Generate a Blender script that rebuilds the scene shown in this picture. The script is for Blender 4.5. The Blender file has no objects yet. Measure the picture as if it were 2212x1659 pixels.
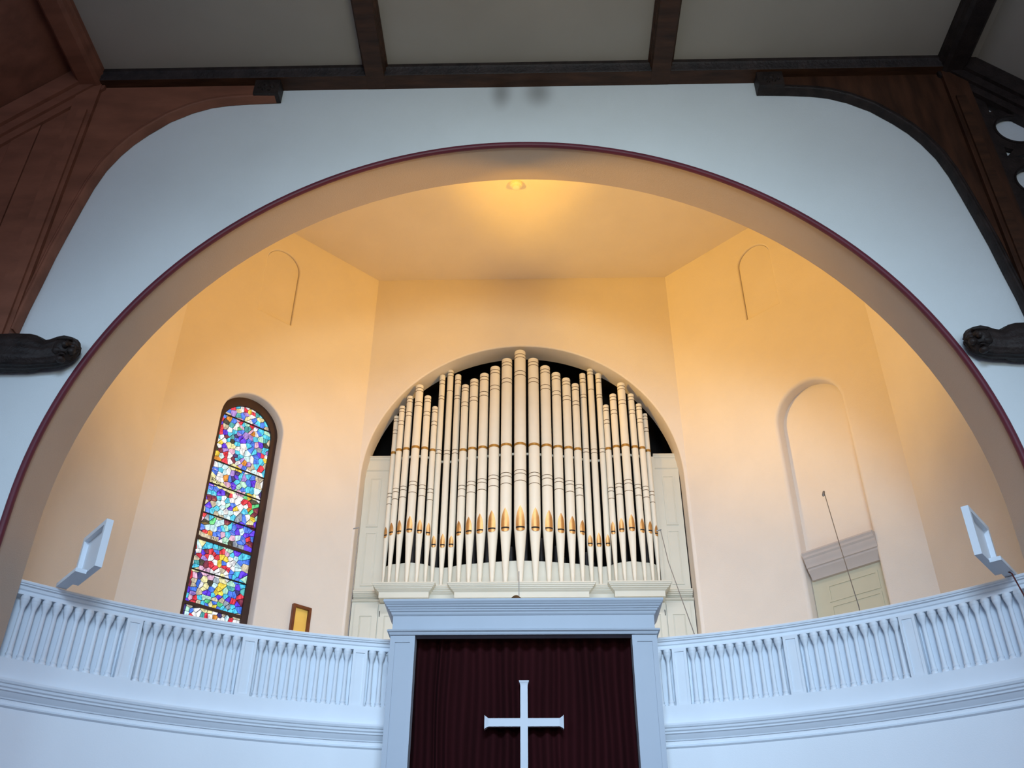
import bpy, bmesh, math, random
from mathutils import Vector, Matrix
from mathutils.geometry import tessellate_polygon

random.seed(7)
scene = bpy.context.scene
COL = scene.collection
ZO = 1.6            # eye height: every z below is written relative to the eye and raised by this
PI = math.pi

# ------------------------------------------------------------------ camera
cam_d = bpy.data.cameras.new('camera')
cam = bpy.data.objects.new('camera', cam_d)
COL.objects.link(cam)
cam_d.sensor_width = 36.0
cam_d.lens = 36.0 * 2040.2 / 2212.0
cam_d.clip_end = 200
P_, Y_, R_ = 0.5905, -0.02422, 0.00363
fw = Vector((math.sin(Y_) * math.cos(P_), math.cos(Y_) * math.cos(P_), math.sin(P_)))
ri = Vector((math.cos(Y_), -math.sin(Y_), 0))
up = ri.cross(fw)
ri2 = ri * math.cos(R_) + up * math.sin(R_)
up2 = -ri * math.sin(R_) + up * math.cos(R_)
m = Matrix((ri2, up2, -fw)).transposed().to_4x4()
m.translation = Vector((0.165, 0.0, ZO))
cam.matrix_world = m
scene.camera = cam

# ------------------------------------------------------------------ world, lights, exposure
scene.view_settings.view_transform = 'Standard'
scene.view_settings.look = 'None'
scene.view_settings.gamma = 1.0
scene.view_settings.use_curve_mapping = False
scene.view_settings.exposure = 0.0

w = bpy.data.worlds.new('world')
scene.world = w
w.use_nodes = True
bg = w.node_tree.nodes['Background']
bg.inputs[0].default_value = (0.52, 0.64, 1.0, 1)
bg.inputs[1].default_value = 1.42


def area(name, loc, target, sx, sy, power, col, spread=180):
    d = bpy.data.lights.new(name, 'AREA')
    d.shape = 'RECTANGLE'
    d.size = sx
    d.size_y = sy
    d.energy = power
    d.color = col
    d.spread = math.radians(spread)
    o = bpy.data.objects.new(name, d)
    COL.objects.link(o)
    o.location = (loc[0], loc[1], loc[2] + ZO)
    v = Vector(target) - Vector(loc)
    o.rotation_euler = v.to_track_quat('-Z', 'Y').to_euler()
    return o


def spot(name, loc, target, power, col, ang, blend, rad=0.15):
    d = bpy.data.lights.new(name, 'SPOT')
    d.energy = power
    d.color = col
    d.spot_size = math.radians(ang)
    d.spot_blend = blend
    d.shadow_soft_size = rad
    o = bpy.data.objects.new(name, d)
    COL.objects.link(o)
    o.location = (loc[0], loc[1], loc[2] + ZO)
    v = Vector(target) - Vector(loc)
    o.rotation_euler = v.to_track_quat('-Z', 'Y').to_euler()
    return o


# daylight entering the nave from the windows behind the photographer and in the two aisles
area('nave_window_light', (0.5, -3.0, 8.0), (0.3, 13, 2.2), 4.5, 2.0, 345, (0.54, 0.76, 1.0), 75)
area('nave_window_light_high', (2.5, -6.0, 4.0), (0.6, 10, 9.5), 4, 2, 110, (0.90, 1.0, 0.82), 60)
area('aisle_window_left', (-8.4, 3.0, 6.5), (-2.8, 12.0, 3.4), 1.2, 2.2, 32, (0.56, 0.80, 1.0), 80)
area('aisle_window_right', (8.4, 3.0, 6.5), (2.8, 12.0, 3.4), 1.2, 2.2, 22, (0.56, 0.80, 1.0), 80)
# warm flood lamps hidden behind the arch, high up at each side, each washing the opposite wall
spot('apse_flood_left', (-5.3, 11.1, 10.2), (6.6, 14.2, 14.2), 2450, (1.0, 0.55, 0.05), 74, 0.65, 0.2)
spot('apse_flood_right', (5.3, 11.1, 10.2), (-6.6, 14.2, 14.2), 2080, (1.0, 0.53, 0.05), 74, 0.65, 0.2)
# added unseen fill behind the gallery rail, brightening the lower apse
area('gallery_fill', (0.0, 13.3, 4.0), (0.0, 17.5, 7.6), 7.0, 0.6, 50, (0.86, 0.94, 1.0), 150)
# added unseen fill behind the arch top, lighting the apse from above
area('apse_top_fill', (0.0, 11.0, 11.9), (0.0, 17.2, 6.2), 7.0, 0.5, 72, (0.86, 0.93, 1.0), 85)

# ------------------------------------------------------------------ materials
MATS = {}


def mat(name, col, rough=0.6, metal=0.0, var=0.05, scale=3.0, bump=0.0, bscale=60.0, spec=0.3, stretch=None, emit=0.0):
    mt = bpy.data.materials.new(name)
    mt.use_nodes = True
    nt = mt.node_tree
    b = nt.nodes['Principled BSDF']
    b.inputs['Roughness'].default_value = rough
    b.inputs['Metallic'].default_value = metal
    b.inputs['Specular IOR Level'].default_value = spec
    tc = nt.nodes.new('ShaderNodeTexCoord')
    mp = nt.nodes.new('ShaderNodeMapping')
    nt.links.new(tc.outputs['Object'], mp.inputs[0])
    if stretch:
        mp.inputs['Scale'].default_value = stretch
    nz = nt.nodes.new('ShaderNodeTexNoise')
    nz.inputs['Scale'].default_value = scale
    nz.inputs['Detail'].default_value = 6
    nt.links.new(mp.outputs[0], nz.inputs['Vector'])
    rp = nt.nodes.new('ShaderNodeValToRGB')
    rp.color_ramp.elements[0].position = 0.3
    rp.color_ramp.elements[1].position = 0.7
    lo = [max(0, c * (1 - var)) for c in col]
    hi = [min(1, c * (1 + var)) for c in col]
    rp.color_ramp.elements[0].color = (*lo, 1)
    rp.color_ramp.elements[1].color = (*hi, 1)
    nt.links.new(nz.outputs['Fac'], rp.inputs[0])
    nt.links.new(rp.outputs[0], b.inputs['Base Color'])
    if emit:
        nt.links.new(rp.outputs[0], b.inputs['Emission Color'])
        b.inputs['Emission Strength'].default_value = emit
    if bump:
        n2 = nt.nodes.new('ShaderNodeTexNoise')
        n2.inputs['Scale'].default_value = bscale
        n2.inputs['Detail'].default_value = 4
        nt.links.new(mp.outputs[0], n2.inputs['Vector'])
        bp = nt.nodes.new('ShaderNodeBump')
        bp.inputs['Strength'].default_value = bump
        bp.inputs['Distance'].default_value = 0.02
        nt.links.new(n2.outputs['Fac'], bp.inputs['Height'])
        nt.links.new(bp.outputs[0], b.inputs['Normal'])
    MATS[name] = mt
    return mt


M_WALL = mat('white_plaster', (0.74, 0.77, 0.77), 0.85, var=0.03, scale=0.8, bump=0.15)
M_CARPET = mat('dark_red_carpet', (0.08, 0.03, 0.03), 0.95, var=0.2, scale=6)
M_LOWER = mat('white_painted_plaster', (0.87, 0.89, 0.92), 0.75, var=0.015, scale=1.0, bump=0.08)
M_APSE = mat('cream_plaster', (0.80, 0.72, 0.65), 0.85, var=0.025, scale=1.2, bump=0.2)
M_SOFF = mat('plaster_painted_bounce', (0.54, 0.41, 0.32), 0.85, var=0.03, scale=1.2, bump=0.2)  # arch soffit: dim warm bounce light painted into a darker tan
M_CEIL = mat('grey_ceiling_plaster', (0.40, 0.34, 0.28), 0.9, var=0.04, scale=0.7, bump=0.1)
M_TRIM = mat('maroon_paint', (0.13, 0.022, 0.035), 0.45, var=0.1)
M_WOOD = mat('dark_stained_oak', (0.052, 0.020, 0.009), 0.5, var=0.45, scale=2.5, bump=0.25, bscale=18, stretch=(0.6, 3, 3))
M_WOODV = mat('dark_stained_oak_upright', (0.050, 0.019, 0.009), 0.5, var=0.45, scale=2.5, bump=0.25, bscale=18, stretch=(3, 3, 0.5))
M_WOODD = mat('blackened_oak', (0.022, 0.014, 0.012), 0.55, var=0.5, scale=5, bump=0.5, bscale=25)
M_WOODHAZE = mat('oak_with_painted_haze', (0.24, 0.088, 0.050), 0.6, var=0.25, scale=1.0, bump=0.15, bscale=10, stretch=(1, 3, 3))  # left-hand timber: lens haze painted in as a lighter, redder brown
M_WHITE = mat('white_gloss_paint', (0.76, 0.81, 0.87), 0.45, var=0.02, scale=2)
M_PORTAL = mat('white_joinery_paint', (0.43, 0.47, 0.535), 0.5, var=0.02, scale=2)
M_CROSS = mat('white_cross_paint', (0.60, 0.63, 0.68), 0.5, var=0.02)
M_CASE = mat('cream_joinery_paint', (0.69, 0.67, 0.585), 0.5, var=0.02, scale=2)
M_PIPE = mat('cream_enamel', (0.86, 0.81, 0.70), 0.42, var=0.015, scale=4)
M_GOLD = mat('gold_band', (0.42, 0.24, 0.06), 0.45, metal=0.6, var=0.1)
M_MOUTH = mat('polished_gilding', (0.60, 0.37, 0.16), 0.46, metal=1.0, var=0.08, scale=8)
M_RING = mat('brown_line', (0.12, 0.07, 0.02), 0.5, metal=0.2, var=0.1)
M_BLACK = mat('black_void', (0.006, 0.006, 0.007), 0.9, var=0.2)
M_TIN = mat('dull_tin', (0.10, 0.10, 0.11), 0.5, metal=0.5, var=0.3)
M_CURT = mat('maroon_velvet', (0.027, 0.0042, 0.0055), 0.95, var=0.2, scale=2, stretch=(1, 1, 0.3), spec=0.1)
M_LEAD = mat('lead_came', (0.008, 0.008, 0.01), 0.6, var=0.2)
M_FRAME = mat('dark_bronze_frame', (0.055, 0.028, 0.022), 0.6, var=0.2)
M_DOOR = mat('door_paint', (0.60, 0.565, 0.43), 0.5, var=0.02)
M_CORN = mat('door_cornice_paint', (0.55, 0.49, 0.47), 0.5, var=0.02)
M_MIRF = mat('reddish_wood', (0.16, 0.05, 0.02), 0.4, var=0.3, scale=6)
M_AMBER = mat('mirror_reflection_paint', (1.0, 0.60, 0.13), 0.35, var=0.08)  # warm reflection in the mirror, painted as plain amber
M_STEEL = mat('grey_steel', (0.25, 0.25, 0.26), 0.4, metal=0.7, var=0.1)
M_BROWN = mat('brown_foam', (0.09, 0.045, 0.015), 0.9, var=0.4, scale=20, bump=0.6)
M_SMOKE = mat('off_white_plastic', (0.82, 0.76, 0.66), 0.5, var=0.02)
M_WINE = mat('dark_red_cable', (0.10, 0.02, 0.02), 0.6, var=0.1)


def add_stains(mt):
    # two grey soot smudges high on the wall, and faint grime streaks
    nt = mt.node_tree
    b = nt.nodes['Principled BSDF']
    src = b.inputs['Base Color'].links[0].from_socket
    geo = nt.nodes.new('ShaderNodeNewGeometry')
    prev = src
    for (x, z, sx, sz, k) in ((-0.27, 12.34, 0.20, 0.42, 0.66), (0.33, 12.34, 0.27, 0.40, 0.66), (0.0, 12.1, 1.3, 0.6, 0.12)):
        mp = nt.nodes.new('ShaderNodeMapping')
        mp.vector_type = 'POINT'
        mp.inputs['Location'].default_value = (-x / sx, 0, -(z + ZO) / sz)
        mp.inputs['Scale'].default_value = (1 / sx, 0, 1 / sz)
        nt.links.new(geo.outputs['Position'], mp.inputs[0])
        ln = nt.nodes.new('ShaderNodeVectorMath')
        ln.operation = 'LENGTH'
        nt.links.new(mp.outputs[0], ln.inputs[0])
        mr = nt.nodes.new('ShaderNodeMapRange')
        mr.interpolation_type = 'SMOOTHSTEP'
        mr.inputs['From Min'].default_value = 0.0
        mr.inputs['From Max'].default_value = 1.25
        mr.inputs['To Min'].default_value = k
        mr.inputs['To Max'].default_value = 0.0
        nt.links.new(ln.outputs['Value'], mr.inputs['Value'])
        mx = nt.nodes.new('ShaderNodeMixRGB')
        nt.links.new(mr.outputs[0], mx.inputs[0])
        nt.links.new(prev, mx.inputs[1])
        mx.inputs[2].default_value = (0.22, 0.21, 0.20, 1)
        prev = mx.outputs[0]
    nt.links.new(prev, b.inputs['Base Color'])


add_stains(M_WALL)

# ------------------------------------------------------------------ helpers
ORG = {}


def tag(o, label=None, cat=None, group=None, kind=None):
    if label: o['label'] = label
    if cat: o['category'] = cat
    if group: o['group'] = group
    if kind: o['kind'] = kind
    return o


def empty(name, loc, label, cat, group=None):
    o = bpy.data.objects.new(name, None)
    o.empty_display_size = 0.3
    COL.objects.link(o)
    o.location = (loc[0], loc[1], loc[2] + ZO)
    ORG[o] = Vector(o.location)
    return tag(o, label, cat, group)


def link(o, origin, parent):
    COL.objects.link(o)
    ORG[o] = Vector(origin)
    if parent is not None:
        o.parent = parent
        o.location = Vector(origin) - ORG[parent]
    else:
        o.location = origin
    return o


class MB:
    """collects verts and faces"""
    def __init__(s):
        s.v = []
        s.f = []

    def add(s, vs, fs):
        n = len(s.v)
        s.v += [tuple(p) for p in vs]
        s.f += [tuple(i + n for i in f) for f in fs]
        return s

    def box(s, x0, x1, y0, y1, z0, z1):
        return s.add([(x0, y0, z0), (x1, y0, z0), (x1, y1, z0), (x0, y1, z0), (x0, y0, z1), (x1, y0, z1), (x1, y1, z1), (x0, y1, z1)],
                     [(0, 3, 2, 1), (4, 5, 6, 7), (0, 1, 5, 4), (1, 2, 6, 5), (2, 3, 7, 6), (3, 0, 4, 7)])

    def lathe(s, prof, cx=0, cy=0, n=20, caps=True):
        # prof: list of (r, z)
        vs = []
        for r, z in prof:
            for i in range(n):
                a = 2 * PI * i / n
                vs.append((cx + r * math.cos(a), cy + r * math.sin(a), z))
        fs = []
        for k in range(len(prof) - 1):
            for i in range(n):
                j = (i + 1) % n
                fs.append((k * n + i, k * n + j, (k + 1) * n + j, (k + 1) * n + i))
        if caps:
            fs.append(tuple(range(n - 1, -1, -1)))
            fs.append(tuple((len(prof) - 1) * n + i for i in range(n)))
        return s.add(vs, fs)

    def tube(s, pts, r, n=8):
        pts = [Vector(p) for p in pts]
        vs = []
        for k, p in enumerate(pts):
            t = (pts[min(k + 1, len(pts) - 1)] - pts[max(k - 1, 0)]).normalized()
            a = t.cross(Vector((0.3, 1, 0.2))).normalized()
            b = t.cross(a).normalized()
            rr = r[k] if isinstance(r, (list, tuple)) else r
            for i in range(n):
                c = 2 * PI * i / n
                vs.append(p + a * rr * math.cos(c) + b * rr * math.sin(c))
        fs = []
        for k in range(len(pts) - 1):
            for i in range(n):
                j = (i + 1) % n
                fs.append((k * n + i, k * n + j, (k + 1) * n + j, (k + 1) * n + i))
        fs.append(tuple(range(n - 1, -1, -1)))
        fs.append(tuple((len(pts) - 1) * n + i for i in range(n)))
        return s.add(vs, fs)

    def rings(s, rings, close_ring=True, cap0=False, cap1=False):
        n = len(rings[0])
        vs = [p for r in rings for p in r]
        fs = []
        for k in range(len(rings) - 1):
            for i in range(n if close_ring else n - 1):
                j = (i + 1) % n
                fs.append((k * n + i, k * n + j, (k + 1) * n + j, (k + 1) * n + i))
        if cap0: fs.append(tuple(range(n - 1, -1, -1)))
        if cap1: fs.append(tuple((len(rings) - 1) * n + i for i in range(n)))
        return s.add(vs, fs)

    def slab(s, poly, holes, fn, d0, d1, close=True):
        # flat polygon with holes, given thickness; fn(u, v, d) -> xyz
        allp = [list(poly)] + [list(h) for h in holes]
        tris = tessellate_polygon([[Vector((p[0], p[1], 0)) for p in l] for l in allp])
        flat = [p for l in allp for p in l]
        N = len(flat)
        vs = [fn(p[0], p[1], d0) for p in flat] + [fn(p[0], p[1], d1) for p in flat]
        fs = []
        for t in tris:
            a, b, c = (Vector((*flat[i], 0)) for i in t)
            t = tuple(t)
            if (b - a).cross(c - a).z < 0: t = t[::-1]
            fs.append(t)
            fs.append(tuple(i + N for i in t[::-1]))
        k = 0
        for l in allp:
            n = len(l)
            for i in range(n):
                j = (i + 1) % n
                fs.append((k + i, k + j, k + j + N, k + i + N))
            k += n
        return s.add(vs, fs)

    def build(s, name, mt, parent=None, smooth=False, fixn=True, raise_z=True, ang=35, origin=None):
        dz = ZO if raise_z else 0
        xs = [p[0] for p in s.v]; ys = [p[1] for p in s.v]; zs = [p[2] for p in s.v]
        org = Vector(((min(xs) + max(xs)) / 2, (min(ys) + max(ys)) / 2, min(zs))) if origin is None else Vector(origin)
        me = bpy.data.meshes.new(name)
        me.from_pydata([(p[0] - org.x, p[1] - org.y, p[2] - org.z) for p in s.v], [], s.f)
        if fixn:
            bm = bmesh.new()
            bm.from_mesh(me)
            bmesh.ops.recalc_face_normals(bm, faces=bm.faces)
            bm.to_mesh(me)
            bm.free()
        me.materials.append(mt)
        if smooth:
            me.polygons.foreach_set('use_smooth', [True] * len(me.polygons))
            me.set_sharp_from_angle(angle=math.radians(ang))
        me.update()
        o = bpy.data.objects.new(name, me)
        return link(o, (org.x, org.y, org.z + dz), parent)


def sweep(mb, path, prof, ends=True):
    """path: plan points walked so that the outward side is on the right hand; prof: closed (d, z) polygon"""
    n = len(path)
    rings = []
    for i in range(n):
        p = Vector(path[i])
        t0 = (p - Vector(path[i - 1])).normalized() if i > 0 else None
        t1 = (Vector(path[i + 1]) - p).normalized() if i < n - 1 else None
        t0 = t0 or t1
        t1 = t1 or t0
        n0 = Vector((t0.y, -t0.x)); n1 = Vector((t1.y, -t1.x))
        mn = (n0 + n1)
        mn = mn / max(1e-6, mn.length)
        k = 1 / max(0.3, mn.dot(n0))
        rings.append([(p.x + mn.x * d * k, p.y + mn.y * d * k, z) for d, z in prof])
    return mb.rings(rings, True, ends, ends)


def arc_path(cx, cy, r, a0, a1, n):
    # angles in degrees from +Y, clockwise positive; right hand side = towards the centre when going from left (-) to right (+)
    out = []
    for i in range(n + 1):
        a = math.radians(a0 + (a1 - a0) * i / n)
        out.append((cx + r * math.sin(a), cy + r * math.cos(a)))
    return out


def arch_pts(c, a, zs, zb, n=28):
    # round-headed opening outline, starting bottom left
    pts = [(c - a, zb), (c - a, zs)]
    for i in range(1, n):
        t = PI - PI * i / n
        pts.append((c + a * math.cos(t), zs + a * math.sin(t)))
    pts += [(c + a, zs), (c + a, zb)]
    return pts


def struct(name, mb, mt, smooth=False, ang=35):
    o = mb.build(name, mt, None, smooth, ang=ang)
    o['kind'] = 'structure'
    return o

# ================================================================== SETTING
def fn_front(u, v, d): return (u, 10.0 + d, v)


AR = 6.035
AZ = 5.056
zb = -1.6
# front wall with the great arch
arch = arch_pts(0.007, AR, AZ, zb, 72)
poly = [(-9.3, zb)] + arch + [(9.3, zb), (9.3, 14.9), (-9.3, 14.9)]
mb = MB()
mb.slab(poly, [], fn_front, 0.0, 0.69)
ob = struct('wall_front', mb, M_WALL, smooth=True, ang=25)
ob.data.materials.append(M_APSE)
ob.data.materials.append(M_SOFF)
for p in ob.data.polygons:              # apse side wears cream; soffit a darker tan with bounce light painted in
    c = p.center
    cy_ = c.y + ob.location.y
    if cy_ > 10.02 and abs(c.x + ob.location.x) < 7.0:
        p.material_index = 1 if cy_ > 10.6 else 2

# maroon bead round the arch
pts = [(0.007 - 6.04, zb)] + [(0.007 + 6.04 * math.cos(PI - PI * i / 96), AZ + 6.04 * math.sin(PI - PI * i / 96)) for i in range(97)] + [(0.007 + 6.04, zb)]
rings = []
for k, (x, z) in enumerate(pts):
    if z < AZ + 1e-6: nx, nz = (math.copysign(1, x), 0)
    else: nx, nz = (x - 0.007) / 6.04, (z - AZ) / 6.04
    rings.append([(x + nx * 0.047 * math.cos(a), 9.975 + 0.045 * math.sin(a), z + nz * 0.047 * math.cos(a)) for a in [2 * PI * i / 10 for i in range(10)]])
mb = MB()
mb.rings(rings, True, True, True)
o = struct('trim_1', mb, M_TRIM, smooth=True, ang=60)
o['label'] = 'maroon bead moulding round the edge of the great arch'

# nave floor, side walls, ceilings
struct('floor', MB().box(-9.5, 9.5, -15, 13.6, zb - 0.2, zb), M_CARPET)
struct('wall_left', MB().box(-9.5, -9.2, -15, 10.0, zb, 11.2), M_WALL)
struct('wall_right', MB().box(9.2, 9.5, -15, 10.0, zb, 11.2), M_WALL)
struct('ceiling', MB().box(-7.1, 7.3, -15, 10.0, 12.68, 12.9), M_CEIL)
for sgn, mt, nm in ((1, M_CEIL, 'ceiling_right_slope'), (-1, M_WOODHAZE, 'ceiling_left_slope')):  # left slope takes the brown with haze painted in
    mb = MB()
    prof = [(7.0, 12.98), (9.5, 10.48), (9.5, 10.7), (7.0, 13.2)]
    mb.rings([[(sgn * x, y, z) for x, z in prof] for y in (-15, 10.0)], True, True, True)
    struct('ceiling', mb, mt)

# apse: five walls and a flat ceiling
XL, XR, YB = -3.5, 3.42, 17.56
Q = 2 ** -0.5


def fn_back(u, v, d): return (u, YB + d, v)
def fn_dl(s, z, d): return (XL - Q * s - Q * d, YB - Q * s + Q * d, z)
def fn_dr(s, z, d): return (XR + Q * s + Q * d, YB - Q * s + Q * d, z)


ZT = 14.83
ZF = 3.0      # gallery floor level


def liner(mb, fn, c, a, zs, zb_, r, depth, cap=True, n=28, a_in=None, steps=5):
    prof = [(r * (1 - math.sin(PI / 2 * i / steps)), r * (1 - math.cos(PI / 2 * i / steps))) for i in range(steps + 1)]
    prof = [(r - r * math.sin(PI / 2 * i / steps), r - r * math.cos(PI / 2 * i / steps)) for i in range(steps + 1)]
    prof.append((0, depth))
    rg = []
    for off, dd in prof:
        rg.append([fn(u, v, dd) for u, v in arch_pts(c, a + off, zs, zb_ - off, n)])
    mb.rings(rg, True, False, False)
    if cap and depth < 0.1:      # blocked-up opening: a plaster fill with an open joint round it
        mb.rings([[fn(u, v, dd) for u, v in arch_pts(c, a, zs, zb_, n)] for dd in (depth, depth + 0.08)], True, False, False)
        mb.slab(arch_pts(c, a - 0.008, zs, zb_ + 0.008, n), [], fn, depth - 0.012, depth + 0.08)
    elif cap:
        mb.slab(arch_pts(c, a, zs, zb_, n), [], fn, depth, depth + 0.03)


def wallfit(name, fn, u0, u1, openings, mt=M_APSE, th=0.5, dirs=1):
    mb = MB()
    holes = [arch_pts(c, a + r, zs, z0 - r, 28) for (c, a, zs, z0, r, dp, cp) in openings]
    mb.slab([(u0, ZF), (u1, ZF), (u1, ZT), (u0, ZT)], [h[::-1] for h in holes], fn, 0, th)
    for (c, a, zs, z0, r, dp, cp) in openings:
        liner(mb, fn, c, a, zs, z0, r, dp, cp)
    return struct(name, mb, mt, smooth=True, ang=28)


LW = 4.384
RW = 4.497
wallfit('wall_apse_left', fn_dl, 0, LW, [(2.555, 0.68, 9.655, 4.3, 0.035, 0.46, False), (2.505, 0.405, 13.79, 12.36, 0.03, 0.055, True)])
wallfit('wall_apse_right', fn_dr, 0, RW, [(2.93, 0.70, 9.66, 3.2, 0.07, 0.24, True), (2.36, 0.40, 13.87, 12.45, 0.03, 0.055, True)])
# back wall, with the organ arch reaching the floor
mb = MB()
oa = arch_pts(-0.05, 3.40, 9.42, ZF, 56)
mb.slab([(XL - 0.02, ZF)] + oa + [(XR + 0.02, ZF), (XR + 0.02, ZT), (XL - 0.02, ZT)], [], fn_back, 0.03, 0.53)
rg = []
prof = [(0.03 - 0.03 * math.sin(PI / 2 * i / 4), 0.03 - 0.03 * math.cos(PI / 2 * i / 4)) for i in range(5)]
for off, dd in prof:
    rg.append([fn_back(u, v, dd) for u, v in arch_pts(-0.05, 3.40 + off, 9.42, ZF, 56)])
mb.rings(rg, False)
oa2 = arch_pts(-0.05, 3.43, 9.42, ZF, 56)
mb.slab([(XL - 0.02, ZF)] + oa2 + [(XR + 0.02, ZF), (XR + 0.02, ZT), (XL - 0.02, ZT)], [], fn_back, 0.0, 0.03)
struct('wall_back', mb, M_APSE, smooth=True, ang=28)
struct('wall_apse_side_left', MB().box(-7.0, -6.6, 10.69, 14.5, ZF, ZT), M_APSE)
struct('wall_apse_side_right', MB().box(6.6, 7.0, 10.69, 14.42, ZF, ZT), M_APSE)
struct('ceiling', MB().box(-7.1, 7.1, 10.6, 18.2, ZT, ZT + 0.2), M_APSE)

# curved wall under the gallery, its cornice and bead
CX, CY, RR = -0.035, 4.587, 8.576


def ring_wall(mb, r0, r1, z0, z1, a0=-44.9, a1=44.9, n=64):
    A = arc_path(CX, CY, r0, a0, a1, n)
    B = arc_path(CX, CY, r1, a0, a1, n)
    return mb.rings([[(p[0], p[1], z0), (p[0], p[1], z1), (q[0], q[1], z1), (q[0], q[1], z0)] for p, q in zip(A, B)], True, True, True)


struct('wall_gallery', ring_wall(MB(), RR + 0.0, RR + 0.2, zb, 3.15), M_LOWER, smooth=True)
corn = [(-0.02, 3.205), (0.125, 3.205), (0.13, 3.18), (0.12, 3.155), (0.105, 3.145), (0.10, 3.12), (0.082, 3.105), (0.08, 3.085), (0.060, 3.075),
        (0.045, 3.05), (0.022, 3.02), (0.018, 3.005), (-0.02, 3.0)]
mb = MB()
sweep(mb, arc_path(CX, CY, RR, -44.9, 44.9, 96), corn)
o = struct('trim_2', mb, M_WHITE, smooth=True, ang=20)
o['label'] = 'white moulded cornice curving along the foot of the gallery front'
mb = MB()
sweep(mb, arc_path(CX, CY, RR, -44.9, 44.9, 96), [(-0.02, 2.955), (0.012, 2.955), (0.022, 2.945), (0.022, 2.93), (0.0, 2.91), (-0.02, 2.91)])
o = struct('trim_3', mb, M_WHITE, smooth=True, ang=20)
o['label'] = 'thin white bead running below the gallery cornice'
mb = MB()
arcp = arc_path(CX, CY, RR + 0.03, -44.5, 44.5, 48)
mb.slab([(p[0], p[1]) for p in arcp] + [(6.9, 10.75), (6.9, 14.45), (3.6, 18.0), (3.6, 19.6), (-3.6, 19.6), (-3.6, 18.0), (-6.9, 14.5), (-6.9, 10.75)][0:], [],
        lambda u, v, d: (u, v, d), 2.98, 3.1)
struct('floor', mb, M_CASE)

# ================================================================== ROOF TIMBERS
# wall beam
t = empty('wall_beam', (0, 9.8, 12.1), 'dark oak beam along the top of the arch wall under the flat ceiling', 'beam')
MB().box(-7.1, 7.1, 9.74, 10.0, 12.48, 12.68).build('beam', M_WOOD, t)
mb = MB()
mb.rings([[(x, 9.74 - a, z) for a, z in ((0, 12.485), (0.012, 12.50), (0.014, 12.53), (0.03, 12.55), (0.035, 12.59), (0.06, 12.62), (0.065, 12.68), (-0.02, 12.68), (-0.02, 12.485))] for x in (-6.9, 6.9)], True, True, True)
mb.build('cornice_moulding', M_WOODD, t, smooth=True)

for i, (x, lab) in enumerate(((-2.28, 'long dark oak ceiling beam left of the arch crown'), (2.28, 'long dark oak ceiling beam right of the arch crown'))):
    t = empty('ceiling_beam', (x, -2.5, 12.2), lab, 'beam', 'ceiling beams running down the nave')
    mb = MB()
    pr = [(-0.20, 12.68), (-0.20, 12.64), (-0.175, 12.61), (-0.172, 12.56), (-0.155, 12.54), (-0.152, 12.49), (-0.145, 12.475), (0.145, 12.475), (0.152, 12.49), (0.155, 12.54), (0.172, 12.56), (0.175, 12.61), (0.20, 12.64), (0.20, 12.68)]
    mb.rings([[(x + a, y, z) for a, z in pr] for y in (-14.9, 9.995)], True, True, True)
    mb.build('beam', M_WOODD if False else M_WOOD, t)
for sgn, lab in ((1, 'massive dark oak purlin along the right edge of the flat ceiling'), (-1, 'massive dark oak purlin along the left edge of the flat ceiling')):
    t = empty('purlin', (sgn * 6.95, -2.5, 12.3), lab, 'beam', 'purlins at the edges of the flat ceiling')
    mb = MB()
    pr = [(6.66, 12.70), (6.67, 12.60), (6.70, 12.56), (6.72, 12.48), (6.78, 12.44), (7.04, 12.44), (7.10, 12.50), (7.13, 12.60), (7.16, 12.80), (7.1, 12.92)]
    mb.rings([[(sgn * a, y, z) for a, z in pr] for y in (-14.9, 9.9)], True, True, True)
    mb.build('beam', M_WOODD if sgn > 0 else M_WOODHAZE, t)  # left purlin is the same oak with haze painted in


def xz(y0):
    return lambda u, v, d: (u, y0 + d, v)


BR = [(3.70, 12.12), (3.70, 11.828), (4.151, 11.812), (4.50, 11.785), (4.76, 11.735), (5.036, 11.62), (5.344, 11.42), (5.629, 11.13), (5.80, 10.92), (5.938, 10.69), (6.08, 10.37), (6.172, 10.01),
      (6.24, 9.60), (6.30, 9.20), (6.37, 8.70), (6.42, 8.19), (6.47, 7.75), (6.50, 7.34)]


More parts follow.
